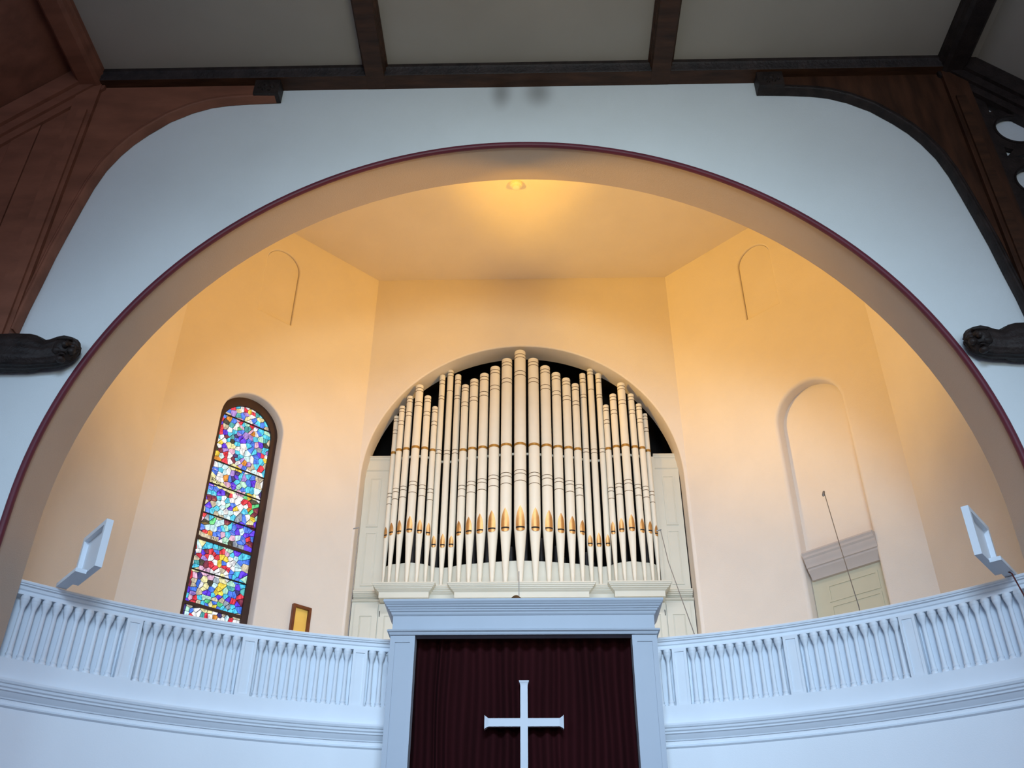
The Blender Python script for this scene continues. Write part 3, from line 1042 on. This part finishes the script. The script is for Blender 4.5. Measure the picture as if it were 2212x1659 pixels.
# ================================================================== STAINED GLASS
SITES = """291,1001,r 280,1008,C 271,1007,w 277,1002,Y 288,992,v 300,983,t 306,978,b 300,991,b 310,970,r 311,957,B 294,975,o 284,973,b 273,981,p 275,989,e 267,993,b 263,1008,r 254,1008,y 246,1007,r 242,993,b 247,999,w 261,998,v 256,991,Y 251,986,w 260,1015,w 246,1014,w 237,1009,e 229,1009,C 229,1000,Y 233,989,C 222,990,b 214,994,C 212,986,t 209,976,G 204,983,v 224,974,C 227,969,b 235,981,v 300,955,t 299,966,k 307,952,r 285,964,e 274,968,w 278,961,w 268,975,r 266,968,p 263,973,C 255,978,G 254,969,e 248,970,e 243,967,p 243,977,r 237,975,w 232,965,w 238,964,o 288,950,w 269,962,g 278,950,C 266,957,b 307,939,r 296,942,B 287,943,C 309,928,C 302,930,w 292,934,R 288,930,C 280,938,e 268,949,v 253,951,v 241,951,v 273,943,n 272,937,b 258,940,B 264,944,B 244,944,b 236,941,b 233,952,C 228,942,p 220,957,G 219,945,B 210,967,C 210,958,e 208,948,k 202,955,t 303,918,y 308,921,w 296,926,w 303,910,w 294,912,B 284,920,Y 275,920,Y 266,918,w 255,916,w 270,927,C 279,930,k 253,928,w 243,933,C 237,927,b 229,924,C 220,932,s 207,938,C 202,933,v 219,923,B 211,924,r 209,931,C 304,893,y 299,902,R 296,891,c 292,906,v 301,882,o 309,904,k 287,898,r 279,898,w 274,908,p 286,883,r 276,886,w 270,892,R 265,910,C 258,902,C 266,902,n 263,896,C 253,897,v 259,890,w 247,894,o 245,915,c 232,906,w 241,905,c 224,917,b 224,906,b 211,911,C 204,916,y 203,924,w 211,893,r 198,905,t 220,896,C 236,893,v 233,887,t 246,882,b 253,884,v 256,877,y 268,877,Y 285,869,c 294,872,c 303,869,w 302,859,b 311,869,R 275,864,w 302,854,b 306,847,Y 291,852,w 283,861,c 289,862,C 290,843,w 276,850,o 270,850,b 263,853,n 266,863,v 257,866,n 257,860,B 256,848,C 249,862,C 228,891,t 235,879,w 224,883,c 210,880,w 209,870,t 210,859,t 200,864,w 200,887,C 242,861,v 231,869,C 230,856,b 226,867,b 222,860,B 240,849,G 248,841,G 260,841,B 260,834,B 308,834,Y 297,832,Y 287,830,Y 276,829,Y 264,830,Y 271,836,p 304,826,B 304,820,b 293,819,b 306,810,C 295,811,C 256,829,G 245,830,p 238,830,p 241,837,b 228,841,C 233,827,g 222,841,C 210,843,c 224,830,y 213,831,Y 206,833,w 200,838,n 279,818,B 285,813,B 268,820,k 283,806,C 274,807,w 274,798,w 267,804,C 263,797,G 282,794,c 255,820,w 246,810,w 257,809,w 241,819,w 261,819,r 293,801,R 304,800,R 310,798,B 309,790,t 292,790,t 301,784,B 302,774,b 292,775,C 309,773,t 307,764,r 274,789,c 284,783,C 275,778,c 265,783,w 284,773,t 258,793,B 254,800,b 247,794,y 244,788,w 256,784,c 238,801,w 226,807,w 232,814,r 220,811,r 219,803,o 213,820,k 210,813,g 215,800,g 206,806,R 208,795,R 227,796,C 227,783,b 221,786,w 235,782,s 208,786,y 211,778,Y 201,790,G 200,778,B 248,776,C 241,774,s 261,773,c 273,768,t 298,760,s 292,761,C 301,750,k 311,756,p 287,757,g 277,755,c 282,743,c 297,741,c 303,738,b 269,761,c 270,745,b 265,748,C 259,752,G 260,763,R 251,755,C 244,755,b 252,740,C 245,747,b 264,737,p 271,735,b 244,737,p 233,765,B 227,755,c 231,740,c 235,751,B 218,760,b 211,762,b 204,757,B 202,747,b 216,750,B 222,740,b 226,733,b 211,744,r 206,736,R 209,769,R 278,731,b 299,732,r 306,726,k 300,723,t 292,724,Y 284,723,y 275,722,y 287,730,o 267,722,w 256,728,G 255,720,G 244,724,k 236,725,s 225,724,s 209,726,B 271,726,B 312,701,r 303,703,c 298,707,Y 292,704,C 285,708,C 270,709,C 264,710,e 312,687,n 302,692,w 300,686,r 292,692,B 290,684,v 304,679,t 312,669,w 279,698,r 288,696,R 286,689,r 277,688,w 271,696,r 268,701,b 266,692,r 267,681,w 273,675,r 258,704,r 246,704,p 244,709,G 256,695,y 248,692,y 259,682,y 239,697,w 238,703,C 228,709,B 228,700,c 220,704,C 219,695,b 232,690,w 224,687,c 240,685,w 250,684,b 211,706,C 208,700,b 208,690,t 302,671,e 302,665,C 299,659,Y 291,662,p 292,674,k 285,672,R 310,645,r 308,631,R 299,647,p 292,649,n 299,637,t 300,630,t 291,635,b 282,644,Y 286,634,w 277,633,Y 279,628,Y 284,658,p 277,661,p 271,661,w 269,651,p 268,642,k 260,648,s 261,640,c 264,630,b 262,666,w 249,671,t 243,668,w 266,670,r 248,677,r 239,674,r 249,659,Y 247,652,Y 258,660,w 239,660,w 247,642,y 251,634,y 247,628,y 255,627,y 227,663,C 233,663,b 228,650,G 228,642,e 220,659,b 221,673,C 234,673,b 231,679,w 223,680,c 212,671,B 207,665,G 210,659,C 208,651,C 204,644,e 213,648,B 214,636,n 210,632,r 205,622,R 228,633,b 219,633,b 235,625,C 237,634,G 298,622,b 309,619,B 309,608,C 309,599,B 298,615,v 300,607,p 293,607,r 294,600,r 286,619,t 275,622,B 268,621,B 260,622,C 248,621,B 230,621,B 276,613,G 268,614,G 255,614,t 242,616,t 283,611,C 284,601,t 276,601,C 269,600,b 261,604,Y 253,602,y 268,608,g 255,608,b 244,607,g 238,602,C 233,600,C 246,600,b 232,613,s 220,619,r 210,616,B 208,610,b 219,610,C 214,604,C 221,601,C 227,608,s 298,592,t 288,594,k 301,585,G 294,584,b 286,587,w 309,586,n 310,576,n 301,577,c 289,580,w 293,575,r 280,582,w 269,593,Y 261,593,Y 249,593,w 240,589,n 272,580,e 265,580,r 259,581,w 247,582,o 242,580,w 234,583,w 233,592,t 220,595,k 210,594,t 226,588,c 218,586,r 210,584,w"""
PAL = {'w': (0.95, 1.0, 0.92), 'c': (0.62, 0.97, 1.0), 'C': (0.06, 0.68, 0.95), 'b': (0.05, 0.22, 0.95), 'B': (0.10, 0.02, 0.85), 'n': (0.03, 0.02, 0.22), 'v': (0.40, 0.25, 0.72), 'r': (0.85, 0.02, 0.06), 'R': (0.22, 0.01, 0.06),
       'y': (1.0, 0.72, 0.06), 'Y': (0.90, 0.86, 0.42), 'o': (0.80, 0.30, 0.03), 'g': (0.10, 0.72, 0.25), 'G': (0.48, 0.92, 0.66), 'k': (0.05, 0.06, 0.05), 's': (0.30, 0.38, 0.45), 't': (0.62, 0.55, 0.38), 'p': (0.85, 0.50, 0.68),
       'e': (0.05, 0.42, 0.42)}
EM = {'w': 1.15, 'c': 1.1, 'k': 0.6, 'n': 0.8, 'R': 0.9}
GL = {}
for k, c in PAL.items():
    mt = mat('glass_' + k, c, 0.25, var=0.0, spec=0.5)
    nt = mt.node_tree
    b = nt.nodes['Principled BSDF']
    tc = [n for n in nt.nodes if n.bl_idname == 'ShaderNodeTexCoord'][0]
    mp = nt.nodes.new('ShaderNodeMapping')
    mp.inputs['Scale'].default_value = (14, 14, 7)
    geo = nt.nodes.new('ShaderNodeNewGeometry')
    nt.links.new(geo.outputs['Position'], mp.inputs[0])
    nz = nt.nodes.new('ShaderNodeTexNoise')
    nz.inputs['Scale'].default_value = 1.0
    nz.inputs['Detail'].default_value = 3
    nz.inputs['Distortion'].default_value = 1.5
    nt.links.new(mp.outputs[0], nz.inputs['Vector'])
    rp = nt.nodes.new('ShaderNodeValToRGB')
    rp.color_ramp.elements[0].position = 0.35
    rp.color_ramp.elements[1].position = 0.68
    rp.color_ramp.elements[0].color = (c[0] * 0.32, c[1] * 0.32, c[2] * 0.42, 1)
    rp.color_ramp.elements[1].color = (min(1, c[0] * 1.05 + 0.06), min(1, c[1] * 1.05 + 0.06), min(1, c[2] * 1.05 + 0.06), 1)
    nt.links.new(nz.outputs['Fac'], rp.inputs[0])
    nt.links.new(rp.outputs[0], b.inputs['Emission Color'])
    b.inputs['Emission Strength'].default_value = EM.get(k, 1.05)
    b.inputs['Base Color'].default_value = (c[0] * 0.3, c[1] * 0.3, c[2] * 0.3, 1)
    for l in list(b.inputs['Base Color'].links): nt.links.remove(l)
    GL[k] = mt

win = empty('window_1', fn_dl(2.555, 4.3, 0.25), 'tall round-headed stained glass window with small blue red and gold figures in the left apse wall', None)
win['kind'] = 'structure'
WC, WA, WZ, WB = 2.555, 0.55, 9.60, 4.42
DG = 0.25
mb = MB()
mb.slab(arch_pts(WC, 0.695, 9.655, 4.3, 28), [arch_pts(WC, WA, WZ, WB, 28)[::-1]], fn_dl, DG - 0.035, DG + 0.06)
mb.build('window_frame', M_FRAME, win)
mb = MB()
mb.slab(arch_pts(WC, WA + 0.01, WZ, WB - 0.01, 28), [], fn_dl, DG + 0.02, DG + 0.04)
mb.build('lead_came', M_LEAD, win)
for z in (9.80, 8.76, 8.28, 7.67, 6.57, 5.40):
    hh = WA if z < WZ else math.sqrt(WA ** 2 - (z - WZ) ** 2)
    MB().slab([(WC - hh, z - 0.011), (WC + hh, z - 0.011), (WC + hh, z + 0.011), (WC - hh, z + 0.011)], [], fn_dl, DG - 0.02, DG + 0.0).build('saddle_bar', M_LEAD, win)
for z in (7.165, 5.95, 4.9):
    MB().slab([(WC - WA, z - 0.028), (WC + WA, z - 0.028), (WC + WA, z + 0.028), (WC - WA, z + 0.028)], [], fn_dl, DG - 0.025, DG + 0.015).build('saddle_bar', M_FRAME, win)

sites = []
for it in SITES.split():
    a, b, k = it.split(',')
    sites.append((int(a) / 100, int(b) / 100, k))
random.seed(5)
z = 5.70
while z > 4.45:
    for i in range(8):
        sites.append((WC - WA + 0.07 + 0.137 * i + random.uniform(-.03, .03), z + random.uniform(-.04, .04), random.choice('bBCwrYvGn')))
    z -= 0.14


def clip(poly, nx, ny, c):
    out = []
    for i in range(len(poly)):
        p, q = poly[i], poly[(i + 1) % len(poly)]
        dp = p[0] * nx + p[1] * ny - c
        dq = q[0] * nx + q[1] * ny - c
        if dp <= 0: out.append(p)
        if (dp < 0 < dq) or (dq < 0 < dp):
            t_ = dp / (dp - dq)
            out.append((p[0] + (q[0] - p[0]) * t_, p[1] + (q[1] - p[1]) * t_))
    return out


clipshape = arch_pts(WC, WA - 0.004, WZ, WB + 0.004, 24)
bars_z = (9.80, 8.76, 8.28, 7.67, 7.165, 6.57, 5.95, 5.40, 4.9)
cells = []
for i, (sx, sz, k) in enumerate(sites):
    poly = [(sx - .22, sz - .22), (sx + .22, sz - .22), (sx + .22, sz + .22), (sx - .22, sz + .22)]
    for j, (tx, tz, kk) in enumerate(sites):
        if j == i: continue
        dx, dz = tx - sx, tz - sz
        d2 = dx * dx + dz * dz
        if d2 > 0.2: continue
        d = math.sqrt(d2)
        if d < 1e-4: continue
        nx, nz = dx / d, dz / d
        gap = 0.0065
        c = nx * (sx + tx) / 2 + nz * (sz + tz) / 2 - gap
        poly = clip(poly, nx, nz, c)
        if len(poly) < 3: break
    if len(poly) < 3: continue
    # clip to the window outline (convex)
    n_ = len(clipshape)
    for q in range(n_):
        p0, p1 = clipshape[q], clipshape[(q + 1) % n_]
        ex, ez = p1[0] - p0[0], p1[1] - p0[1]
        l = math.hypot(ex, ez)
        if l < 1e-6: continue
        nx, nz = -ez / l, ex / l          # left normal; outline runs clockwise
        poly = clip(poly, nx, nz, nx * p0[0] + nz * p0[1])
        if len(poly) < 3: break
    if len(poly) < 3: continue
    # drop near duplicate corners
    pp = []
    for q in poly:
        if not pp or math.hypot(q[0] - pp[-1][0], q[1] - pp[-1][1]) > 0.002: pp.append(q)
    if len(pp) > 2 and math.hypot(pp[0][0] - pp[-1][0], pp[0][1] - pp[-1][1]) < 0.002: pp.pop()
    if len(pp) < 3: continue
    A = abs(sum(pp[q][0] * pp[(q + 1) % len(pp)][1] - pp[(q + 1) % len(pp)][0] * pp[q][1] for q in range(len(pp)))) / 2
    if A < 0.0004: continue
    cells.append((A, pp, k))


def pane_mesh(mb, pp):
    n_ = len(pp)
    cx_ = sum(p[0] for p in pp) / n_
    cz_ = sum(p[1] for p in pp) / n_
    vs = [fn_dl(p[0], p[1], DG + 0.022) for p in pp] + [fn_dl(p[0], p[1], DG + 0.006) for p in pp] + [fn_dl(cx_, cz_, DG + 0.002)]
    fs = [(i, (i + 1) % n_, (i + 1) % n_ + n_, i + n_) for i in range(n_)] + [(i + n_, (i + 1) % n_ + n_, 2 * n_) for i in range(n_)]
    mb.add(vs, fs)


vis = [c for c in cells if sum(p[1] for p in c[1]) / len(c[1]) > 5.62]
rest = [c for c in cells if c not in vis]
vis.sort(key=lambda c: -c[0])
for A, pp, k in vis[:300]:
    mb = MB()
    pane_mesh(mb, pp)
    mb.build('glass_pane', GL[k], win)
rem = vis[300:] + rest
me = MB()
mi = []
ks = sorted(PAL)
for A, pp, k in rem:
    f0 = len(me.f)
    pane_mesh(me, pp)
    mi += [ks.index(k)] * (len(me.f) - f0)
o = me.build('small_glass_panes', GL[ks[0]], win, fixn=True)
for k in ks[1:]: o.data.materials.append(GL[k])
o.data.polygons.foreach_set('material_index', mi)
o['kind'] = 'stuff'


def text_on(txt, s0, z0, size, slope, parent, mt, name):
    cu = bpy.data.curves.new(name, 'FONT')
    cu.body = txt
    cu.size = size
    cu.extrude = 0.002
    tmp = bpy.data.objects.new(name, cu)
    COL.objects.link(tmp)
    dg = bpy.context.evaluated_depsgraph_get()
    me_ = bpy.data.meshes.new_from_object(tmp.evaluated_get(dg))
    bpy.data.objects.remove(tmp)
    mb = MB()
    ca, sa = math.cos(slope), math.sin(slope)
    mb.add([fn_dl(s0 - (v.co.x * ca - v.co.y * sa), z0 + v.co.x * sa + v.co.y * ca, DG - 0.002 - v.co.z) for v in me_.vertices], [tuple(p.vertices) for p in me_.polygons])
    return mb.build(name, mt, parent, fixn=False)


# inscription bands
def band(s0, s1, z0, z1, hgt, mt, name='inscription_band'):
    mb = MB()
    N = 6
    vs = []
    mb.rings([[fn_dl(s0 + (s1 - s0) * i / N, z0 + (z1 - z0) * i / N - hgt / 2 - 0.025 * math.sin(PI * i / N), DG - 0.0), fn_dl(s0 + (s1 - s0) * i / N, z0 + (z1 - z0) * i / N + hgt / 2 - 0.025 * math.sin(PI * i / N), DG - 0.0),
               fn_dl(s0 + (s1 - s0) * i / N, z0 + (z1 - z0) * i / N + hgt / 2 - 0.025 * math.sin(PI * i / N), DG + 0.015), fn_dl(s0 + (s1 - s0) * i / N, z0 + (z1 - z0) * i / N - hgt / 2 - 0.025 * math.sin(PI * i / N), DG + 0.015)] for i in range(N + 1)], True, True, True)
    return mb.build(name, mt, win)


b1 = band(3.095, 2.80, 8.40, 8.31, 0.085, GL['Y'])
text_on('SING', 3.075, 8.355, 0.095, -0.30, b1, M_LEAD, 'lettering')
b2 = band(2.79, 2.56, 8.30, 8.27, 0.08, GL['Y'])
b3 = band(2.535, 2.345, 8.275, 8.295, 0.08, GL['p'])
text_on('THE', 2.53, 8.225, 0.075, 0.05, b3, M_LEAD, 'lettering')
b4 = band(3.09, 2.70, 7.265, 7.255, 0.075, GL['t'])
text_on('1911', 2.86, 7.215, 0.075, 0.0, b4, M_LEAD, 'lettering')

# ================================================================== RIGHT NICHE DOOR
t = empty('door_1', fn_dr(2.93, 3.2, 0.2), 'cream panelled door under a moulded cornice in the right apse niche', None)
t['kind'] = 'structure'
mb = MB()
prof = [(0.24, 6.93), (-0.09, 6.93), (-0.10, 6.90), (-0.075, 6.865), (-0.07, 6.83), (-0.045, 6.80), (-0.035, 6.755), (-0.01, 6.72), (0.0, 6.685), (0.005, 6.66), (0.03, 6.65), (0.035, 6.62), (0.05, 6.60), (0.11, 6.53), (0.14, 6.47), (0.24, 6.46)]
mb.rings([[fn_dr(s, z, d + (0)) for d, z in prof] for s in (2.30, 3.665)], True, True, True)
mb.build('door_cornice', M_CORN, t, smooth=True, ang=25)
mb = MB()
sa_, sb_ = 2.245, 3.615
outer = [(sa_, 3.2), (sb_, 3.2), (sb_, 6.50), (sa_, 6.50)]
mb.slab(outer, [], fn_dr, 0.205, 0.245)
leaf = mb.build('door_leaf', M_DOOR, t)
for z0, z1 in ((6.02, 6.34), (5.40, 5.97), (4.2, 5.3)):
    mb = MB()
    o_, i_ = [(2.52, z0), (3.48, z0), (3.48, z1), (2.52, z1)], [(2.56, z0 + 0.035), (3.44, z0 + 0.035), (3.44, z1 - 0.04), (2.56, z1 - 0.04)]
    mb.slab(o_, [i_[::-1]], fn_dr, 0.192, 0.206)
    mb.build('panel_moulding', M_DOOR, leaf)

# ================================================================== SMALL THINGS
# mirror on the left apse wall, its warm reflection painted as an amber board
t = empty('mirror', fn_dl(0.93, 5.6, 0), 'small mirror in a reddish wooden frame beside the organ, its warm reflection painted amber', 'frame')
s0, s1, z0, z1, e = 0.755, 1.145, 5.45, 6.36, 0.052
MB().slab([(s0, z0), (s1, z0), (s1, z1), (s0, z1)], [[(s0 + e, z0 + e), (s0 + e, z1 - e), (s1 - e, z1 - e), (s1 - e, z0 + e)]], fn_dl, -0.07, 0.0).build('frame', M_MIRF, t)
MB().slab([(s0 + e, z0 + e), (s1 - e, z0 + e), (s1 - e, z1 - e), (s0 + e, z1 - e)], [], fn_dl, -0.015, 0.0).build('board', M_AMBER, t)
t.name = 'framed_mirror'

# smoke detector
t = empty('smoke_detector', (-0.11, 14.42, ZT - 0.1), 'small round off-white smoke detector on the apse ceiling near the arch crown', 'smoke detector')
MB().lathe([(0.05, ZT - 0.13), (0.075, ZT - 0.12), (0.085, ZT - 0.09), (0.10, ZT - 0.075)], -0.11, 14.42, n=24).build('sensor_head', M_SMOKE, t, smooth=True)
MB().lathe([(0.115, ZT - 0.075), (0.125, ZT - 0.06), (0.125, ZT)], -0.11, 14.42, n=24).build('base', M_SMOKE, t, smooth=True)


def mic(pts, head, lab, mt=M_STEEL, hm=M_STEEL, r=0.007, hr=0.012, group='microphone stands in the gallery'):
    b = pts[-1]
    t = empty('microphone_stand', (b[0], b[1], ZF + 0.1), lab, 'microphone stand', group)
    MB().tube(pts, r, 8).build('boom', mt, t, smooth=True)
    MB().lathe([(0.16, ZF + 0.1), (0.16, ZF + 0.115), (0.02, ZF + 0.13), (0.012, ZF + 0.16)], b[0], b[1], n=16).build('base', mt, t, smooth=True)
    h0, h1 = head
    MB().tube([h0, Vector(h0).lerp(Vector(h1), 0.15), Vector(h0).lerp(Vector(h1), 0.8), h1], [hr * 0.7, hr, hr * 1.1, hr * 0.5], 10).build('microphone', hm, t, smooth=True)


mic([(2.377, 15.0, 6.99), (2.42, 14.75, 6.3), (2.593, 14.0, 4.808), (2.62, 13.95, 3.1)], ((2.39, 15.0, 7.0), (2.30, 15.0, 6.975)), 'thin slanting microphone boom right of the organ')
mic([(-3.25, 16.95, 8.0), (-3.25, 16.95, 3.1)], ((-3.25, 16.95, 8.0), (-3.36, 16.93, 7.96)), 'thin upright microphone stand at the left edge of the organ')
mic([(4.964, 14.0, 7.19), (4.90, 13.6, 6.1), (4.785, 13.0, 4.856), (4.78, 13.0, 3.1)], ((4.964, 14.0, 7.20), (4.93, 13.98, 7.10)), 'thin slanting microphone boom before the right niche door', hr=0.02)
mic([(-0.07, 15.0, 6.25), (-0.065, 15.0, 3.1)], ((-0.11, 14.6, 5.46), (-0.11, 14.6, 5.66)), 'upright stand with a brown furry windscreen just above the portal cornice', hm=M_BROWN, hr=0.075)
mb = MB()
mb.tube([(5.78, 10.76, 4.46), (5.79, 10.70, 4.43), (5.83, 10.66, 4.38), (5.87, 10.62, 4.1), (5.92, 10.60, 3.6), (5.93, 10.60, 3.3)], 0.009, 8)
o = mb.build('cable', M_WINE, None, smooth=True)
tag(o, 'dark red cable hanging over the balustrade at its right end', 'cable')
